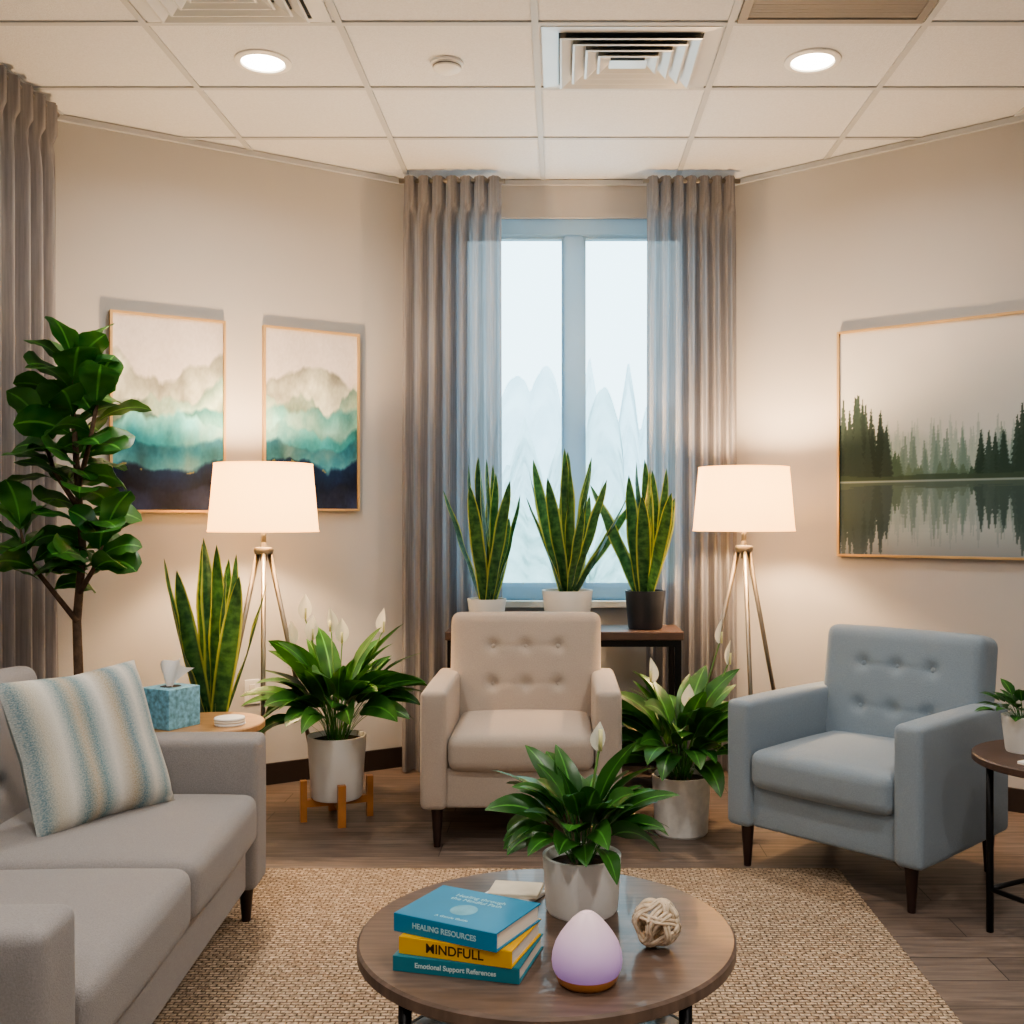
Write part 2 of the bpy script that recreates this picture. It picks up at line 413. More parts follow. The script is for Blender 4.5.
for x,y in ((-.44,-.4),(1.6,-.2)): downlight(x,y,20)  # unseen downlights behind the camera, also added for fill
E=empty('smoke_detector',(-.427,3.97,CEIL))
lathe('body',[(.062,0),(.062,-.010),(.055,-.012),(.052,-.026),(.035,-.036),(.0001,-.038)],M_white,E)
lathe('band',[(.0535,-.014),(.0545,-.019),(.0525,-.022)],M_grille,E)

# outlet on left angled wall
ang_l=math.atan2(5.35-4.38,-.774+2.3)
def on_wall_left(t,z,off): 
    d=Vector((-.774+2.3,5.35-4.38,0)).normalized(); n=Vector((d.y,-d.x,0)); p=Vector((-.774,5.35,0))-d*t+n*off; return (p.x,p.y,z)
o=empty('wall_outlet',on_wall_left(.795,.445,.0),ang_l)
box('plate',(-.036,-.007,-.058),(.036,-.0005,.058),M_white,o,bevel=.003)
for z in (-.022,.022): box('socket',(-.014,-.010,z-.013),(.014,-.006,z+.013),M_potg,o,bevel=.002)

# ---------------------------------------------------------------- PAINTINGS
def watercolor(nu,nv,seed,mid):
    u,v=np.meshgrid(np.linspace(0,1,nu),np.linspace(0,1,nv),indexing='ij')
    C=np.ones((nu,nv,3))*np.array([206,202,202.])
    C+=(vnoise2(u,v,seed,4,3)-.5)[...,None]*26
    vw=v+.06*(vnoise2(u,v,seed+50,5,6)-.5)
    layers=[(.74,.20,(146,150,142),(184,190,180)),(.64,.18,(104,136,130),(168,190,176)),(.55,.14,(56,118,122),(116,168,164)),(.46,.12,mid,(50,136,154)),(.36,.10,(18,84,110),(74,140,158)),(.25,.08,(18,46,80),(8,22,50)),(.12,.06,(24,36,62),(38,50,80))]
    for k,(h,am,c1,c2) in enumerate(layers):
        hh=h+am*(vnoise1(u,seed*7+k,6,2+k%2)-.5)*2
        d=hh-vw; wdt=.008+.03*vnoise2(u,v,seed+k+70,2,3); m=np.clip(d/wdt,0,1)[...,None]
        f=np.clip(d/.13,0,1)[...,None]
        col=np.array(c1,float)*(1-f)+np.array(c2,float)*f
        bl=vnoise2(u,v,seed+k*5,5,4)-.5
        col=col*(1+bl[...,None]*1.15)
        tint=np.clip((vnoise2(u,v,seed+k*9+4,4,3)-.52)*4,0,1)[...,None]*.45
        if k<5: col=col*(1-tint)+np.array([196,206,192.])*tint
        rim=np.exp(-(d/.008)**2)[...,None]*20
        C=C*(1-m)+ (col-rim)*m
        if k==5:
            g=(np.abs(d-.02)<.004)&(vnoise2(u,v,seed+90,3,12)>.58); C[g]=np.array([140,136,90])
    C+=(vnoise2(u,v,seed+200,2,60)-.5)[...,None]*14
    return np.clip(C,0,255)
def lake(nu,nv):
    u,v=np.meshgrid(np.linspace(0,1,nu),np.linspace(0,1,nv),indexing='ij')
    def land(u,v):
        C=np.ones(u.shape+(3,))*np.array([206,205,203.]); f=np.clip((v-.42)/.5,0,1)[...,None]
        C=C*f+(1-f)*np.array([180,190,191.]); C+=(vnoise2(u,np.clip(v,0,1),3,4,3)-.5)[...,None]*14
        def trees(C,n,seed,hmin,hmax,w,col,ur,dens=None,base=.33,op=.92):
            r=np.random.RandomState(seed)
            for i in range(n):
                u0=r.uniform(*ur); h=r.uniform(hmin,hmax); h*= (1 if dens is None else dens(u0)); ww=w*(.5+.5*h/hmax)
                s=(v-base)/h; saw=.62+.38*(((1-s)*10+r.rand())%1.0)
                hw=ww*(.06+np.clip(1-s,0,1))*saw; m=((np.abs(u-u0)<hw)&(s>-.02)&(s<1))
                a=op*m[...,None]
                cc=np.array(col,float)+r.uniform(-8,8); C=C*(1-a)+cc*a
            return C
        hill=.33+.21+.07*(vnoise1(u,11,4,4)-.5)*2; m=np.clip((hill-v)/.06,0,1)[...,None]*.6; C=C*(1-m)+np.array([150,166,164.])*m
        C=trees(C,110,1,.14,.28,.020,(142,162,160),(0,1),op=.6)
        fog=np.exp(-((v-.40)/.06)**2)[...,None]*.4; C=C*(1-fog)+np.array([170,184,182.])*fog
        C=trees(C,80,2,.10,.24,.021,(98,124,118),(0,1),op=.7)
        C=trees(C,30,6,.06,.13,.024,(68,92,76),(.0,.22)); C=trees(C,14,61,.04,.09,.024,(84,108,94),(.2,.44)); C=trees(C,26,8,.05,.13,.024,(56,82,66),(.44,1))
        C=trees(C,30,4,.26,.46,.036,(36,56,52),(-.01,.17),lambda x:1-x*2.2)
        C=trees(C,22,9,.22,.40,.036,(44,66,58),(.47,.8),lambda x:.65+ (x-.47)*1.8)
        sh=.333+.03*vnoise1(u,21,5,6); m=((v<sh))[...,None]*.85; C=C*(1-m)+np.array([60,80,66.])*m
        return C
    C=land(u,v); w=.325
    R=land(u,np.clip(w+(w-v)*.95+.004*np.sin(v*400),0,1))
    R=R*.70+np.array([116,132,142.])*.30
    low=np.clip((.12-v)/.12,0,1)[...,None]*.5; R=R*(1-low)+np.array([96,108,118.])*low
    m=(v<w)[...,None]; C=np.where(m,R,C)
    line=(np.abs(v-w)<.003)[...,None]; C=np.where(line,np.array([130,148,146.]),C)
    return np.clip(C,0,255)
def artmat():
    m=bpy.data.materials.new('painted_canvas'); m.use_nodes=True;N=m.node_tree.nodes;L=m.node_tree.links;b=N['Principled BSDF']
    a=N.new('ShaderNodeAttribute');a.attribute_name='Col';L.new(a.outputs['Color'],b.inputs['Base Color']);b.inputs['Roughness'].default_value=.6;b.inputs['Specular IOR Level'].default_value=.25; return m
M_art=artmat()
def painting(name,loc,rot,w,h,img):
    E=empty(name,loc,rot); nu,nv=img.shape[:2]
    V=[(-w/2+w*i/(nu-1),-.020,-h/2+h*j/(nv-1)) for i in range(nu) for j in range(nv)]
    F=[(i*nv+j,(i+1)*nv+j,(i+1)*nv+j+1,i*nv+j+1) for i in range(nu-1) for j in range(nv-1)]
    o=mesh('canvas',V,F,M_art,E)
    x=img.reshape(-1,3)/255.; x=np.where(x<=.04045,x/12.92,((x+.055)/1.055)**2.4)
    at=o.data.color_attributes.new('Col','FLOAT_COLOR','POINT'); at.data.foreach_set('color',np.hstack([x,np.ones((len(x),1))]).astype(np.float32).ravel())
    bm=bmesh.new(); t=.011;d=.031
    for lo,hi in (((-w/2-t,-h/2-t),(w/2+t,-h/2)),((-w/2-t,h/2),(w/2+t,h/2+t)),((-w/2-t,-h/2),(-w/2,h/2)),((w/2,-h/2),(w/2+t,h/2))):
        addbox(bm,(lo[0],-d,lo[1]),(hi[0],-.002,hi[1]))
    bm_obj('frame',bm,M_gold,E)
    box('backing',(-w/2,-.018,-h/2),(w/2,-.004,h/2),M_dark,E)
painting('watercolor_painting',on_wall_left((1.41+.919)/2+.006,1.725,0),ang_l,.475,.86,watercolor(120,210,3,(108,176,178)))
painting('watercolor_painting',on_wall_left((.734+.2616)/2+.012,1.73,0),ang_l,.455,.85,watercolor(120,210,8,(64,146,152)))
dr=Vector((.7833,-.6216,0)); p=Vector((.89,5.35,0))+dr*1.258
painting('lake_painting',(p.x,p.y,1.61),math.atan2(-.6216,.7833),1.37,1.04,lake(330,240))

# ---------------------------------------------------------------- RUG
def rugmat():
    m=bpy.data.materials.new('jute_rug'); m.use_nodes=True;nt=m.node_tree;N=nt.nodes;L=nt.links;b=N['Principled BSDF']
    tc=N.new('ShaderNodeTexCoord')
    br=N.new('ShaderNodeTexBrick'); L.new(tc.outputs['Object'],br.inputs['Vector']); br.inputs['Scale'].default_value=1
    br.inputs['Brick Width'].default_value=.030; br.inputs['Row Height'].default_value=.015; br.inputs['Mortar Size'].default_value=.0026; br.inputs['Mortar Smooth'].default_value=1
    br.inputs['Color1'].default_value=(*lin((208,187,162)),1);br.inputs['Color2'].default_value=(*lin((182,159,135)),1);br.inputs['Mortar'].default_value=(*lin((112,94,76)),1)
    n=N.new('ShaderNodeTexNoise'); n.inputs['Scale'].default_value=90; L.new(tc.outputs['Object'],n.inputs['Vector'])
    r=N.new('ShaderNodeValToRGB'); r.color_ramp.elements[0].color=(.5,.48,.47,1);r.color_ramp.elements[1].color=(1.1,1.1,1.1,1);r.color_ramp.elements[0].position=.35;r.color_ramp.elements[1].position=.6;L.new(n.outputs['Fac'],r.inputs['Fac'])
    mx=N.new('ShaderNodeMix');mx.data_type='RGBA';mx.blend_type='MULTIPLY';mx.inputs[0].default_value=1;L.new(br.outputs['Color'],mx.inputs[6]);L.new(r.outputs['Color'],mx.inputs[7]);L.new(mx.outputs[2],b.inputs['Base Color'])
    b.inputs['Roughness'].default_value=.95
    bp=N.new('ShaderNodeBump');bp.inputs['Strength'].default_value=.9;bp.inputs['Distance'].default_value=.006;bp.invert=True;L.new(br.outputs['Fac'],bp.inputs['Height']);L.new(bp.outputs[0],b.inputs['Normal'])
    return m
box('jute_rug',(-1.08,.9,.0),(.993,3.745,.010),rugmat(),bevel=.004)

# ---------------------------------------------------------------- SEATING
def tuft(buttons,depth,sig):
    def fn(p,t,h):
        if p.y<-h.y*.3:
            for (bx,bz) in buttons:
                dx=p.x-bx;dz=p.z-bz;d2=dx*dx+dz*dz
                p.y+=depth*math.exp(-d2/(sig*sig)) 
            for (bx,bz) in buttons:
                for (cx,cz) in buttons:
                    if (cx,cz)>(bx,bz) and abs(cx-bx)<.2 and abs(cz-bz)<.05:
                        L_=math.hypot(cx-bx,cz-bz); ux,uz=(cx-bx)/L_,(cz-bz)/L_
                        s=(p.x-bx)*ux+(p.z-bz)*uz; q=abs(-(p.x-bx)*uz+(p.z-bz)*ux)
                        if 0<s<L_: p.y+=depth*.14*math.exp(-(q/.010)**2)
        return p
    return fn
def leg(name,x,y,z0,z1,parent):
    lathe(name,[(.0001,z0),(.013,z0),(.024,z1)],M_leg,parent,20).location=(x,y,0)
def seating(name,loc,rot,W_,D,H,armh,armt,m,nseat,z_leg,z_seat,z_top,btn,rugz=(0,0)):
    E=empty(name,loc,rot); w=W_/2;d=D/2;iw=w-armt
    rbox('base_rail',(-iw-.01,-d+.03,z_leg),(iw+.01,d-.06,z_seat+.005),m,.015,n=3,parent=E)
    for s,nm in ((-1,'arm_left'),(1,'arm_right')):
        lo=(-w,-d,z_leg) if s<0 else (w-armt,-d,z_leg); hi=(-w+armt,d-.10,armh) if s<0 else (w,d-.10,armh)
        rbox(nm,lo,hi,m,.022,puff=(.004,.003,.006),n=8,parent=E)
    sw=2*iw/nseat
    for i in range(nseat):
        x0=-iw+sw*i+.004;x1=x0+sw-.008
        rbox('seat_cushion_%d'%(i+1),(x0,-d-.008,z_seat),(x1,d-.17,z_top),m,.035,puff=(0,.008,.022),n=14,parent=E)
    bw=(w-.055) if nseat==1 else iw+.06
    th=.15; bh=H-z_seat; lean=math.radians(9)
    k=nseat; seg=2*bw/k
    for i in range(k):
        cx=-bw+seg*(i+.5)
        bl=[(x,z) for z in btn[1] for x in btn[0]]
        o=rbox('back_%d'%(i+1),(-seg/2+.002,-th/2,-bh/2),(seg/2-.002,th/2,bh/2),m,.04,puff=(0,.018,.004),n=50,parent=E,fn=tuft(bl,.017,.026))
        o.location=(cx,d-.145,z_seat+bh/2-.01); o.rotation_euler=(-lean,0,0)
        bm=bmesh.new()
        for (x,z) in bl: bmesh.ops.create_uvsphere(bm,u_segments=12,v_segments=8,radius=.011,matrix=Matrix.Translation((x,-th/2+.0035,z))@Matrix.Diagonal((1,.45,1,1)))
        q=bm_obj('buttons_%d'%(i+1),bm,m,E,True); q.location=o.location;q.rotation_euler=o.rotation_euler
    for i,(x,y,z) in enumerate(((-w+.06,-d+.05,rugz[0]),(w-.06,-d+.05,rugz[0]),(-w+.06,d-.14,rugz[1]),(w-.06,d-.14,rugz[1]))): leg('leg_%d'%(i+1),x,y,z,z_leg+.01,E)
    return E
seating('armchair',(-.148,4.345,0),0,.765,.75,.855,.60,.10,M_beige,1,.15,.30,.43,([-.14,0,.14],[.13,-.03]))
th=math.radians(-46)
ay=Vector((-math.sin(th),math.cos(th)))
front=Vector((.90,3.575)); cen=front+ay*.325
seating('armchair',(cen.x,cen.y,0),th,.755,.75,.845,.60,.10,M_blue,1,.15,.30,.43,([-.14,0,.14],[.13,-.03]))
seating('sofa',(-1.298,2.475,0),math.radians(93.2),1.63,.84,.82,.585,.15,M_grey,2,.13,.28,.43,([-.2,0,.2],[.13,-.02]),rugz=(.010,0))

# pillow
def pillow():
    n=26;V=[];F=[];U=[];hs=.212
    for s in (1,-1):
        for i in range(n+1):
            for j in range(n+1):
                x=-1+2*i/n;y=-1+2*j/n
                z=.068*(max(0,1-x**4)*max(0,1-y**4))**.55
                px=x*hs*(1-.07*(1-abs(y))**1*abs(x)); py=y*hs*(1-.07*(1-abs(x))*abs(y))
                V.append((px,py,s*z+.004*math.sin(9*x+3*y)*(1-x*x)*(1-y*y)));U.append(((x+1)/2,(y+1)/2))
    m=n+1
    for i in range(n):
        for j in range(n):
            a=i*m+j; F.append((a,a+m,a+m+1,a+1)); b=a+m*m; F.append((b,b+1,b+m+1,b+m))
    mt=bpy.data.materials.new('striped_linen');mt.use_nodes=True;N=mt.node_tree.nodes;L=mt.node_tree.links;b=N['Principled BSDF'];b.inputs['Roughness'].default_value=.9
    uv=N.new('ShaderNodeUVMap');sp=N.new('ShaderNodeSeparateXYZ');L.new(uv.outputs[0],sp.inputs[0])
    ns=N.new('ShaderNodeTexNoise');ns.inputs['Scale'].default_value=70;L.new(uv.outputs[0],ns.inputs['Vector'])
    ma=N.new('ShaderNodeMath');ma.operation='MULTIPLY_ADD';ma.inputs[1].default_value=.06;L.new(ns.outputs['Fac'],ma.inputs[0]);L.new(sp.outputs['X'],ma.inputs[2])
    r=N.new('ShaderNodeValToRGB');cr=r.color_ramp
    pts=[(0,(206,204,196)),(.07,(104,136,146)),(.15,(190,184,168)),(.24,(212,210,202)),(.33,(108,140,148)),(.40,(180,168,146)),(.47,(98,136,146)),(.57,(214,212,206)),(.67,(172,160,138)),(.75,(94,132,146)),(.84,(212,210,202)),(.93,(124,152,160))]
    cr.elements[0].position=0;cr.elements[0].color=(*lin(pts[0][1]),1);cr.elements[1].position=.99;cr.elements[1].color=(*lin((208,206,198)),1)
    for p_,c_ in pts[1:]:
        e=cr.elements.new(p_);e.color=(*lin(c_),1)
    L.new(ma.outputs[0],r.inputs['Fac'])
    n3=N.new('ShaderNodeTexNoise');n3.inputs['Scale'].default_value=110;L.new(uv.outputs[0],n3.inputs['Vector']);r3=N.new('ShaderNodeValToRGB');r3.color_ramp.elements[0].position=.4;r3.color_ramp.elements[1].position=.6;L.new(n3.outputs['Fac'],r3.inputs['Fac'])
    m3=N.new('ShaderNodeMix');m3.data_type='RGBA';m3.inputs[7].default_value=(*lin((214,212,204)),1);L.new(r.outputs['Color'],m3.inputs[6])
    m4=N.new('ShaderNodeMath');m4.operation='MULTIPLY';m4.inputs[1].default_value=.35;L.new(r3.outputs['Color'],m4.inputs[0]);L.new(m4.outputs[0],m3.inputs[0]);L.new(m3.outputs[2],b.inputs['Base Color'])
    n2=N.new('ShaderNodeTexNoise');n2.inputs['Scale'].default_value=160;L.new(uv.outputs[0],n2.inputs['Vector']);bp=N.new('ShaderNodeBump');bp.inputs['Strength'].default_value=.6;bp.inputs['Distance'].default_value=.004;L.new(n2.outputs['Fac'],bp.inputs['Height']);L.new(bp.outputs[0],b.inputs['Normal'])
    return mesh('throw_pillow',V,F,mt,None,True,uvs=U)
P=pillow()
nrm=Vector((.84,-.50,.40)).normalized(); up=Vector((0,0,1)); up=(up-nrm*up.dot(nrm)).normalized(); rt=up.cross(nrm)
roll=math.radians(2); rt2=rt*math.cos(roll)+up*math.sin(roll); up2=-rt*math.sin(roll)+up*math.cos(roll)
R=Matrix((rt2,up2,nrm)).transposed().to_4x4(); P.matrix_world=Matrix.Translation((-1.285,2.87,.636))@R

# ---------------------------------------------------------------- LAMPS
M_shade=mat('linen_lampshade',(250,238,218),.8,var=.02,vscale=200,transl=.5,emis=(255,192,112),estr=2.2)
M_bulb=mat('bulb',(255,240,210),.5,emis=(255,214,150),estr=12)
def lamp(x,y,a0,watt=15):
    E=empty('floor_lamp',(x,y,0)); rt_,rb=.205,.231; zb,zt=1.20,1.49
    lathe('shade',[(rb,zb),(rt_,zt),(rt_-.003,zt),(rb-.003,zb),(rb,zb)],M_shade,E,56)
    lathe('shade_rim_top',[(rt_+.0015,zt-.006),(rt_+.0015,zt+.001),(rt_-.004,zt+.001),(rt_-.004,zt-.006)],M_shade,E,56)
    lathe('shade_rim_bottom',[(rb+.0015,zb-.001),(rb+.001,zb+.006),(rb-.005,zb+.006),(rb-.005,zb-.001),(rb+.0015,zb-.001)],M_shade,E,56)
    V=[];F=[]
    for k in range(3):
        a=a0+.5+k*2*math.pi/3; tube_geo(V,F,[(0,0,zt-.03),(rt_*math.cos(a),rt_*math.sin(a),zt-.006)],.0025,6)
    tube_geo(V,F,[(0,0,1.12),(0,0,1.26)],.012,12)
    mesh('spider',V,F,M_nick,E,True)
    lathe('hub',[(.0001,1.155),(.012,1.155),(.014,1.135),(.038,1.132),(.042,1.12),(.038,1.105),(.016,1.10),(.014,1.075),(.0001,1.07)],M_nick,E)
    for k in range(3):
        a=a0+k*2*math.pi/3; c,s=math.cos(a),math.sin(a)
        tube('leg_%d'%(k+1),[(.026*c,.026*s,1.115),(.285*c,.285*s,.0)],[.011,.0085],M_nick,E)
    lathe('bulb',[(.0001,1.26),(.014,1.265),(.03,1.31),(.03,1.335),(.015,1.36),(.0001,1.365)],M_bulb,E,20)
    l=bpy.data.lights.new('bulb_light','POINT');l.energy=watt;l.color=(1,.66,.37);l.shadow_soft_size=.06
    o=bpy.data.objects.new('bulb_light',l);link(o,E);o.location=(0,0,1.375)
lamp(-1.27,4.5,math.radians(-75),76); lamp(.84,4.8,math.radians(-90),76)

# ---------------------------------------------------------------- PLANTS
def leaf(V,F,U,base,az,el,length,width,droop,shape,nseg=12,fold=.25,roll=0,wave=0,twist=0):
    p=Vector(base); b0=len(V); cols=(-1,-.55,0,.55,1)
    for i in range(nseg+1):
        t=i/nseg; e=el-droop*t**1.3
        d=Vector((math.cos(az)*math.cos(e),math.sin(az)*math.cos(e),math.sin(e)))
        side=Vector((-math.sin(az),math.cos(az),0)); nn=side.cross(d)*-1
        rr=roll+twist*t
        s2=side*math.cos(rr)+nn*math.sin(rr); n2=nn*math.cos(rr)-side*math.sin(rr)
        w=width*.5*shape(t)
        for c in cols:
            off=s2*(c*w)+n2*(fold*abs(c)*w)+n2*(wave*w*math.sin(t*16+c*3)*abs(c))
            V.append(p+off);U.append((t,(c+1)/2))
        p=p+d*(length/nseg)
    k=len(cols)
    for i in range(nseg):
        for c in range(k-1):
            a=b0+i*k+c;F.append((a,a+1,a+k+1,a+k))
def sh_lance(t):
    if t<.44: return .05
    s=(t-.44)/.56; return max(.02,2.35*s**.5*(1-s)**.85)
def sh_snake(t): return (.62+.85*t-.5*t*t)*(1-t**4)**.8 if t<1 else .01
def sh_fig(t):
    if t<.07: return .06
    s=(t-.07)/.93; return max(.02,(math.sin(math.pi*s**1.25))**.6*(.72+.35*s))
def sh_sp(t): return max(.02,math.sin(math.pi*min(1,t)**.75))
def pot(E,r0,r1,h,z,m,soil=True):
    lathe('pot',[(.0001,z),(r0*.94,z),(r0,z+.008),(r1,z+h),(r1-.008,z+h),(r1-.012,z+h-.03),(.0001,z+h-.03)],m,E,72)
    if soil: lathe('soil',[(.0001,z+h-.018),(r1-.013,z+h-.022)],M_soil,E)
def lily_plant(E,z,n,R,Hh,blossoms,seed,wid=.06):
    r=random.Random(seed);V=[];F=[];U=[]
    for i in range(n):
        f=(i+.5)/n; az=i*2.39996+r.uniform(-.3,.3); el=math.radians(90-32*f+r.uniform(-7,7))
        ln=Hh*r.uniform(.82,1.08)*(1.0-.22*f)
        leaf(V,F,U,(R*.12*math.cos(az),R*.12*math.sin(az),z),az,el,ln,wid*r.uniform(.85,1.2),math.radians(60+58*f+r.uniform(-15,15)),sh_lance,16,.16,r.uniform(-.7,.7),.07,r.uniform(-.4,.4))
    mesh('leaves',V,F,M_lily,E,True,uvs=U)
    V=[];F=[];V2=[];F2=[];U2=[];V3=[];F3=[]
    for (x,y,h,az) in blossoms:
        tube_geo(V,F,[(0,0,z),(x*.5,y*.5,z+h*.55),(x,y,z+h)],.0028,6)
        leaf(V2,F2,U2,(x,y,z+h-.005),az,math.radians(82),.095*wid/.08,.05*wid/.08,-.1,sh_sp,10,.55)
        tube_geo(V3,F3,[(x+.008*math.cos(az),y+.008*math.sin(az),z+h),(x+.010*math.cos(az),y+.010*math.sin(az),z+h+.045)],.0045,8)
    if blossoms:
        mesh('flower_stems',V,F,M_stem,E,True);mesh('spathes',V2,F2,M_flower,E,True,uvs=U2);mesh('spadices',V3,F3,M_spadix,E,True)
def snake_plant(E,z,n,Hh,spread,seed,wid=.05,rbase=.035):
    r=random.Random(seed);V=[];F=[];U=[]
    for i in range(n):
        az=i*2.39996+r.uniform(-.4,.4); f=(i+.3)/n
        el=math.radians(90-spread*f**.8+r.uniform(-3,3)); ln=Hh*(1.0-.38*f*r.uniform(.3,1.1))
        rb=rbase*math.sqrt(f)
        leaf(V,F,U,(rb*math.cos(az),rb*math.sin(az),z),az,el,ln,wid*r.uniform(.85,1.15),math.radians(-6+r.uniform(-10,8)),sh_snake,18,.26,r.uniform(-1.2,1.2),.14,r.uniform(-1.1,1.1))
    mesh('leaves',V,F,M_snake,E,True,uvs=U)

# console table
E=empty('console_table',(.02,4.95,0)); cw=.545
box('top',(-cw,-.16,.70),(cw,.16,.74),M_dkwood,E,bevel=.004)
bm=bmesh.new()
for x in (-cw+.01,cw-.04):
    for y in (-.15,.12): addbox(bm,(x,y,0),(x+.03,y+.03,.70))
    addbox(bm,(x,-.12,.12),(x+.03,.12,.15))
for y in (-.15,.12): addbox(bm,(-cw+.04,y,.67),(cw-.04,y+.03,.70))
addbox(bm,(-cw+.04,-.12,.12),(cw-.04,.12,.14))
bm_obj('metal_frame',bm,M_blk,E)
for (x,y,r0,r1,h,m_,H_,sp,sd,n,wd) in ((-.345,4.95,.075,.092,.14,M_pot,.70,24,1,12,.072),(.035,4.95,.10,.12,.18,M_pot,.69,38,2,17,.076),(.40,4.93,.08,.095,.18,M_potb,.64,28,3,12,.074)):
    E=empty('potted_snake_plant',(x,y,.74)); pot(E,r0,r1,h,0,m_); snake_plant(E,h-.02,n,H_,sp,sd,wd)
E=empty('potted_snake_plant',(-1.36,4.13,0)); pot(E,.10,.135,.45,0,M_pot); snake_plant(E,.43,11,.76,26,14,.085)

# left peace lily on stand
E=empty('potted_peace_lily',(-.935,4.40,0)); pot(E,.105,.122,.26,.09,M_pot)
bm=bmesh.new()
for k in range(4):
    b2=bmesh.new(); addbox(b2,(.124,-.016,0),(.150,.016,.17)); b2.transform(Matrix.Rotation(math.radians(20+90*k),4,'Z')); me=bpy.data.meshes.new('tmp'); b2.to_mesh(me); b2.free(); bm.from_mesh(me)
for k in range(2):
    b2=bmesh.new(); addbox(b2,(-.135,-.014,.06),(.135,.014,.09)); b2.transform(Matrix.Rotation(math.radians(20+90*k),4,'Z')); me=bpy.data.meshes.new('tmp'); b2.to_mesh(me); b2.free(); bm.from_mesh(me)
bm_obj('wooden_stand',bm,M_orange,E)
lily_plant(E,.32,70,.3,.54,[(-.12,-.05,.52,-1.2),(-.03,.03,.46,-2),(.03,-.04,.42,-1.4),(.19,.0,.46,-.6),(-.2,.05,.40,2.6),(-.08,-.1,.44,-1)],21,.092)
# right peace lily on floor
E=empty('potted_peace_lily',(.485,4.20,0)); pot(E,.105,.118,.235,0,M_potg)
lily_plant(E,.21,66,.28,.50,[(.15,-.02,.55,-.5),(.19,.02,.46,0),(-.12,-.05,.40,-2.5),(.02,-.08,.30,-1.4)],33,.088)
# fiddle leaf fig
E=empty('fiddle_leaf_fig',(-1.67,3.63,0)); pot(E,.12,.15,.32,0,M_potg)
tr=[(0,0,.29),(.01,.0,.6),(-.005,.01,.9),(.02,0,1.15),(.0,0,1.42),(-.02,.01,1.66),(-.01,0,1.79)]
V=[];F=[];tube_geo(V,F,tr,[.02,.017,.015,.013,.011,.008,.005],10)
br=[[(.0,0,.90),(-.08,-.03,1.02),(-.15,-.05,1.12),(-.17,-.05,1.22)],[(.01,0,1.0),(.07,-.03,1.08),(.11,-.04,1.18)],[(0,0,1.30),(-.08,.0,1.42),(-.12,.0,1.56)],[(0,0,1.35),(.05,-.02,1.5),(.08,-.02,1.66)]]
for b_ in br: tube_geo(V,F,b_,[.010,.008,.006,.004][:len(b_)],8)
mesh('trunk',V,F,M_bark,E,True)
V=[];F=[];U=[];r=random.Random(5)
def along(pts,t):
    k=t*(len(pts)-1);i=min(int(k),len(pts)-2);return Vector(pts[i]).lerp(Vector(pts[i+1]),k-i)
def figleaf(p,az,t,sc=1):
    leaf(V,F,U,p,az,math.radians(22+48*t**2+r.uniform(-10,18)),r.uniform(.17,.225)*sc,r.uniform(.13,.165)*sc,math.radians(r.uniform(35,85)),sh_fig,12,.06,r.uniform(-.8,.8),.10,r.uniform(-.3,.3))
for i in range(38):
    t=i/37; figleaf(along(tr[2:],.18+.82*t),i*2.39996,t)
for b_,n in zip(br,(13,11,11,9)):
    for i in range(n):
        t=i/(n-1); figleaf(along(b_,.3+.7*t),i*2.39996+1,t,.95)
for v in V:
    if v[0]<-.33: v[0]=-.33+(v[0]+.33)*.35
mesh('leaves',V,F,M_fig,E,True,uvs=U)

# ---------------------------------------------------------------- SIDE TABLES
def sidetable(x,y,r,h,mt_,legm,square=False):
    E=empty('round_side_table',(x,y,0))
    lathe('top',[(.0001,h-.025),(r-.006,h-.025),(r,h-.02),(r,h-.004),(r-.004,h),(.0001,h)],mt_,E,56)
    V=[];F=[]
    for k in range(4):
        a=math.radians(45+90*k)+(.5 if square else 0); c,s=math.cos(a),math.sin(a)
        tube_geo(V,F,[(r*.80*c,r*.80*s,h-.02),(r*.80*c,r*.80*s,0)],.011,10)
    for k in range(4):
        a=math.radians(45+90*k)+(.5 if square else 0);b=a+math.pi/2
        tube_geo(V,F,[(r*.8*math.cos(a),r*.8*math.sin(a),.13),(r*.8*math.cos(b),r*.8*math.sin(b),.13)],.008,8)
    mesh('legs',V,F,legm,E,True)
sidetable(-1.24,3.66,.205,.545,M_oak,M_blk); sidetable(1.505,3.13,.26,.545,M_dkwood,M_blk,True)
# tissue box
E=empty('tissue_box',(-1.335,3.60,.545),math.radians(-28))
M_box=mat('blue_tissue_carton',(128,184,206),.6,var=.42,vscale=70,stretch=(1,1,1))
box('carton',(-.068,-.068,0),(.068,.068,.135),M_box,E,bevel=.002)
lathe('slot',[(.0001,.1358),(.035,.1355)],M_dark,E,24)
V=[];F=[];n=14
for j in range(9):
    v=j/8
    for i in range(n+1):
        u=i/n*2-1; w=.018+.055*v; V.append((u*w+.012*v*v, .014*math.sin(u*5+v*2)*(.4+v)+.02*v*v-.005, .134+.095*v*(1-.35*u*u)+.008*math.sin(u*7)*v))
for j in range(8):
    for i in range(n): a=j*(n+1)+i;F.append((a,a+1,a+n+2,a+n+1))
mesh('tissue',V,F,M_tissue,E,True)
def coasters(x,y,z,n,sx,sy,rot,name='coaster_stack'):
    E=empty(name,(x,y,z),rot)
    for i in range(n): 
        box('pad_%d'%(i+1),(-sx,-sy,0),(sx,sy,.009),M_pot if i!=1 else M_paper,E,bevel=.002,loc=(random.uniform(-.004,.004),random.uniform(-.004,.004),i*.0092),rot=(0,0,random.uniform(-.2,.2)))
E=empty('coaster_stack',(-1.14,3.62,.545))
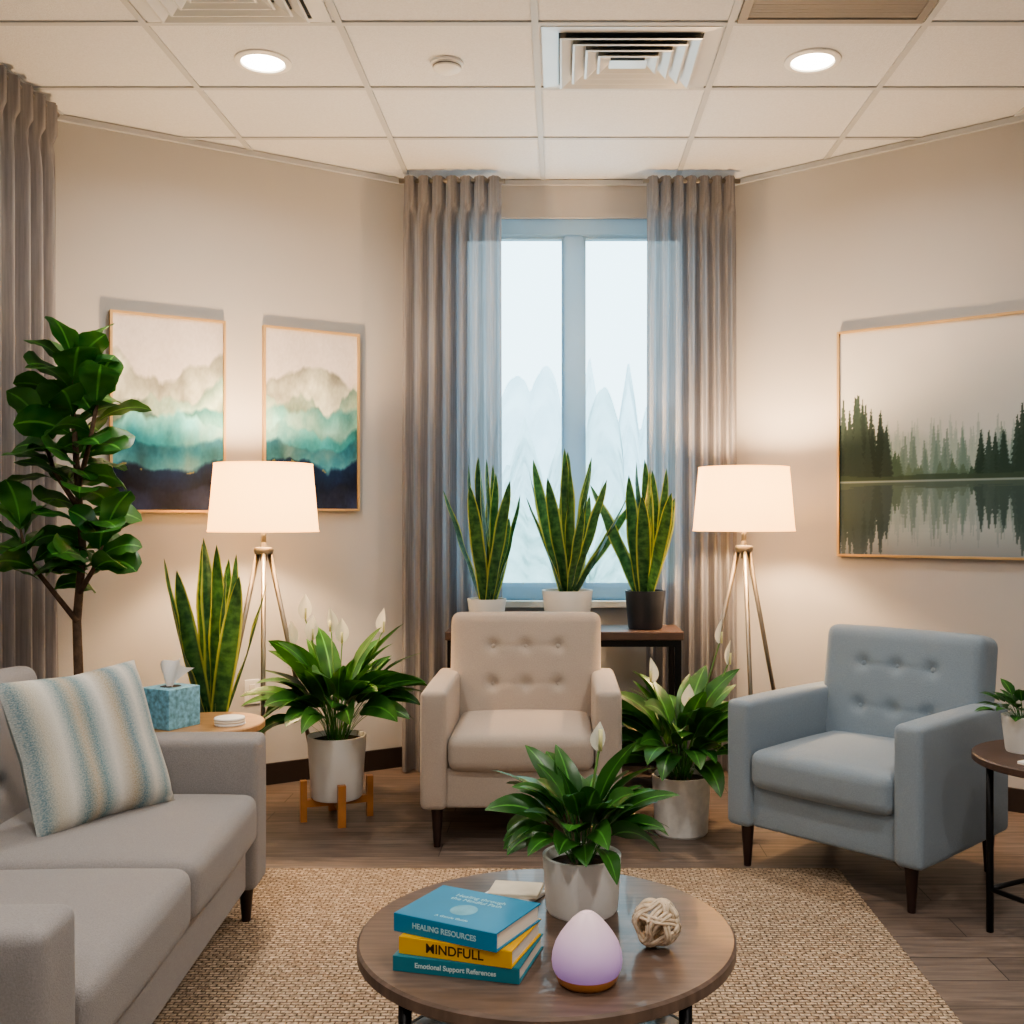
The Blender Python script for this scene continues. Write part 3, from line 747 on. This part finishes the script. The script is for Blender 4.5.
for i in range(3): lathe('coaster_%d'%(i+1),[(.0001,i*.009),(.05,i*.009),(.052,i*.009+.004),(.05,i*.009+.008),(.0001,i*.009+.008)],M_paper if i%2 else M_pot,E).location=(random.uniform(-.006,.006),0,0)
coasters(1.385,3.02,.545,1,.05,.04,.3,'coaster')
E=empty('potted_herb',(1.41,3.20,.545)); pot(E,.05,.062,.11,0,M_pot)
V=[];F=[];U=[];r=random.Random(4)
for i in range(46):
    az=i*2.4; f=i/46; leaf(V,F,U,(.02*math.cos(az),.02*math.sin(az),.095),az,math.radians(85-60*f),r.uniform(.10,.15),.04,math.radians(60),lambda t:.06 if t<.5 else max(.02,math.sin(math.pi*((t-.5)/.5)**.8)),10,.2)
mesh('leaves',V,F,M_lily,E,True,uvs=U)

# ---------------------------------------------------------------- COFFEE TABLE
TZ=.43
E=empty('coffee_table',(-.026,2.10,0)); R_=.374
lathe('top',[(.0001,TZ-.03),(R_-.008,TZ-.03),(R_,TZ-.024),(R_,TZ-.005),(R_-.005,TZ),(.0001,TZ)],M_walnut,E,96)
V=[];F=[]
for k in range(4):
    a=math.radians(45+90*k);c,s=math.cos(a),math.sin(a); tube_geo(V,F,[(.35*c,.35*s,TZ-.028),(.35*c,.35*s,.010)],.012,12)
ring=[(.35*math.cos(2*math.pi*i/48),.35*math.sin(2*math.pi*i/48),.15) for i in range(49)]
tube_geo(V,F,ring,.009,8)
mesh('metal_legs',V,F,M_blk,E,True)
lathe('lower_shelf',[(.0001,.145),(.345,.145),(.345,.157),(.0001,.157)],M_glassshelf,E,64)
# peace lily on table
E=empty('potted_peace_lily',(.046,2.21,TZ)); pot(E,.076,.083,.118,0,M_pot)
lily_plant(E,.10,60,.17,.272,[(.035,-.02,.24,-1.2)],44,.056)
coasters(-.098,2.29,TZ,2,.055,.042,-.35,'notepad_stack')
# books
def book(x,y,z,rot,w,d,h,col,title,tcol,size):
    E=empty('book',(x,y,z),rot); c=mat('book_cover',col,.4,var=.06,vscale=8)
    tm=mat('book_print',tcol,.5)
    box('cover_bottom',(-w/2,-d/2,0),(w/2,d/2,.003),c,E,bevel=.001); box('cover_top',(-w/2,-d/2,h-.003),(w/2,d/2,h),c,E,bevel=.001)
    box('spine',(-w/2,-d/2-.001,0.0),(w/2,-d/2+.003,h),c,E,bevel=.001)
    box('pages',(-w/2+.004,-d/2+.003,.003),(w/2-.004,d/2-.004,h-.003),M_paper,E)
    def txt(nm,s,loc,rot_,sz,bold=0):
        cu=bpy.data.curves.new(nm,'FONT');cu.body=s;cu.size=sz;cu.align_x='CENTER';cu.align_y='CENTER';cu.extrude=.0002;cu.offset=bold;cu.materials.append(tm)
        o=bpy.data.objects.new(nm,cu);link(o,E);o.location=loc;o.rotation_euler=rot_
    txt('spine_title',title,(0,-d/2-.0014,h/2),(math.pi/2,0,0),size,.0003)
    return E,txt,c
book(-.168,1.962,TZ,math.radians(-14),.24,.165,.028,(40,124,142),'Emotional Support References',(200,220,220),.0125)
book(-.165,1.962,TZ+.0282,math.radians(-18),.22,.16,.031,(230,176,28),'MINDFULL',(60,40,20),.024)
E,txt,c=book(-.172,1.968,TZ+.0594,math.radians(-27),.22,.165,.034,(40,130,168),'HEALING RESOURCES',(170,210,216),.014)
txt('cover_title','Healing through\nthe Mindful Path',(.0,.038,.0342),(0,0,0),.017); txt('cover_author','A Gentle Guide',(0,-.058,.0342),(0,0,0),.011)
m2=mat('cover_art',(110,168,186),.5,var=.3,vscale=18); lathe('cover_emblem',[(.0001,.0344),(.026,.0344)],m2,E,30).location=(.0,-.015,0)
# diffuser
m=bpy.data.materials.new('diffuser_glow');m.use_nodes=True;N=m.node_tree.nodes;L=m.node_tree.links;b=N['Principled BSDF']
tc=N.new('ShaderNodeTexCoord');sp=N.new('ShaderNodeSeparateXYZ');L.new(tc.outputs['Object'],sp.inputs[0]);mr=N.new('ShaderNodeMapRange');mr.inputs[1].default_value=.0;mr.inputs[2].default_value=.12;L.new(sp.outputs['Z'],mr.inputs[0])
r=N.new('ShaderNodeValToRGB');r.color_ramp.elements[0].color=(*lin((166,128,206)),1);r.color_ramp.elements[1].color=(*lin((226,200,206)),1);L.new(mr.outputs[0],r.inputs['Fac']);L.new(r.outputs['Color'],b.inputs['Base Color']);L.new(r.outputs['Color'],b.inputs['Emission Color']);b.inputs['Emission Strength'].default_value=.18;b.inputs['Roughness'].default_value=.45
E=empty('aroma_diffuser',(.048,1.865,TZ))
lathe('wood_base',[(.0001,0),(.046,0),(.053,.006),(.057,.018),(.0001,.018)],M_orange,E)
lathe('shell',[(.057,.0185),(.0615,.028),(.063,.040),(.0617,.054),(.0565,.070),(.048,.085),(.0375,.099),(.027,.111),(.019,.118),(.014,.122),(.010,.124),(.007,.122),(.0001,.121)],m,E,48)
# decorative knot ball
V=[];F=[];r=random.Random(11)
for k in range(9):
    ax_=Vector((r.gauss(0,1),r.gauss(0,1),r.gauss(0,1))).normalized(); q=Vector((0,0,1)).rotation_difference(ax_)
    for off in (-.006,.001):
        pts=[]
        for i in range(41):
            a=2*math.pi*i/40; rr=.041+.004*math.sin(4*a+k); o_=off+.004*math.sin(3*a+k*2); p=Vector((math.sqrt(max(0,rr*rr-o_*o_))*math.cos(a),math.sqrt(max(0,rr*rr-o_*o_))*math.sin(a),o_)); pts.append(q@p)
        tube_geo(V,F,pts,.0036,6)
mesh('woven_rattan_ball',V,F,M_rope,None,True,loc=(.185,2.015,TZ+.0475))

# ---------------------------------------------------------------- WORLD / CAMERA
w=bpy.data.worlds.new('World');S.world=w;w.use_nodes=True;N=w.node_tree.nodes;L=w.node_tree.links;bg=N['Background']
tc=N.new('ShaderNodeTexCoord');sp=N.new('ShaderNodeSeparateXYZ');L.new(tc.outputs['Generated'],sp.inputs[0]);r=N.new('ShaderNodeValToRGB')
r.color_ramp.elements[0].position=.0;r.color_ramp.elements[0].color=(.58,.79,.88,1);r.color_ramp.elements[1].position=.5;r.color_ramp.elements[1].color=(.58,.83,.95,1)
L.new(sp.outputs['Z'],r.inputs['Fac']);L.new(r.outputs['Color'],bg.inputs['Color']);bg.inputs['Strength'].default_value=3.9
l=bpy.data.lights.new('window_portal','AREA');l.shape='RECTANGLE';l.size=1.1;l.size_y=1.75;l.cycles.is_portal=True
o=bpy.data.objects.new('window_portal',l);COL.objects.link(o);o.location=(.07,5.48,1.8);o.rotation_euler=(math.radians(-90),0,0)

cam=bpy.data.cameras.new('camera');co=bpy.data.objects.new('camera',cam);COL.objects.link(co)
co.location=(0,0,1.25);co.rotation_euler=(math.pi/2,0,0);cam.sensor_width=36;cam.lens=36*1050/1024
cam.shift_x=-48/1024;cam.shift_y=8/1024;cam.clip_start=.05
S.camera=co
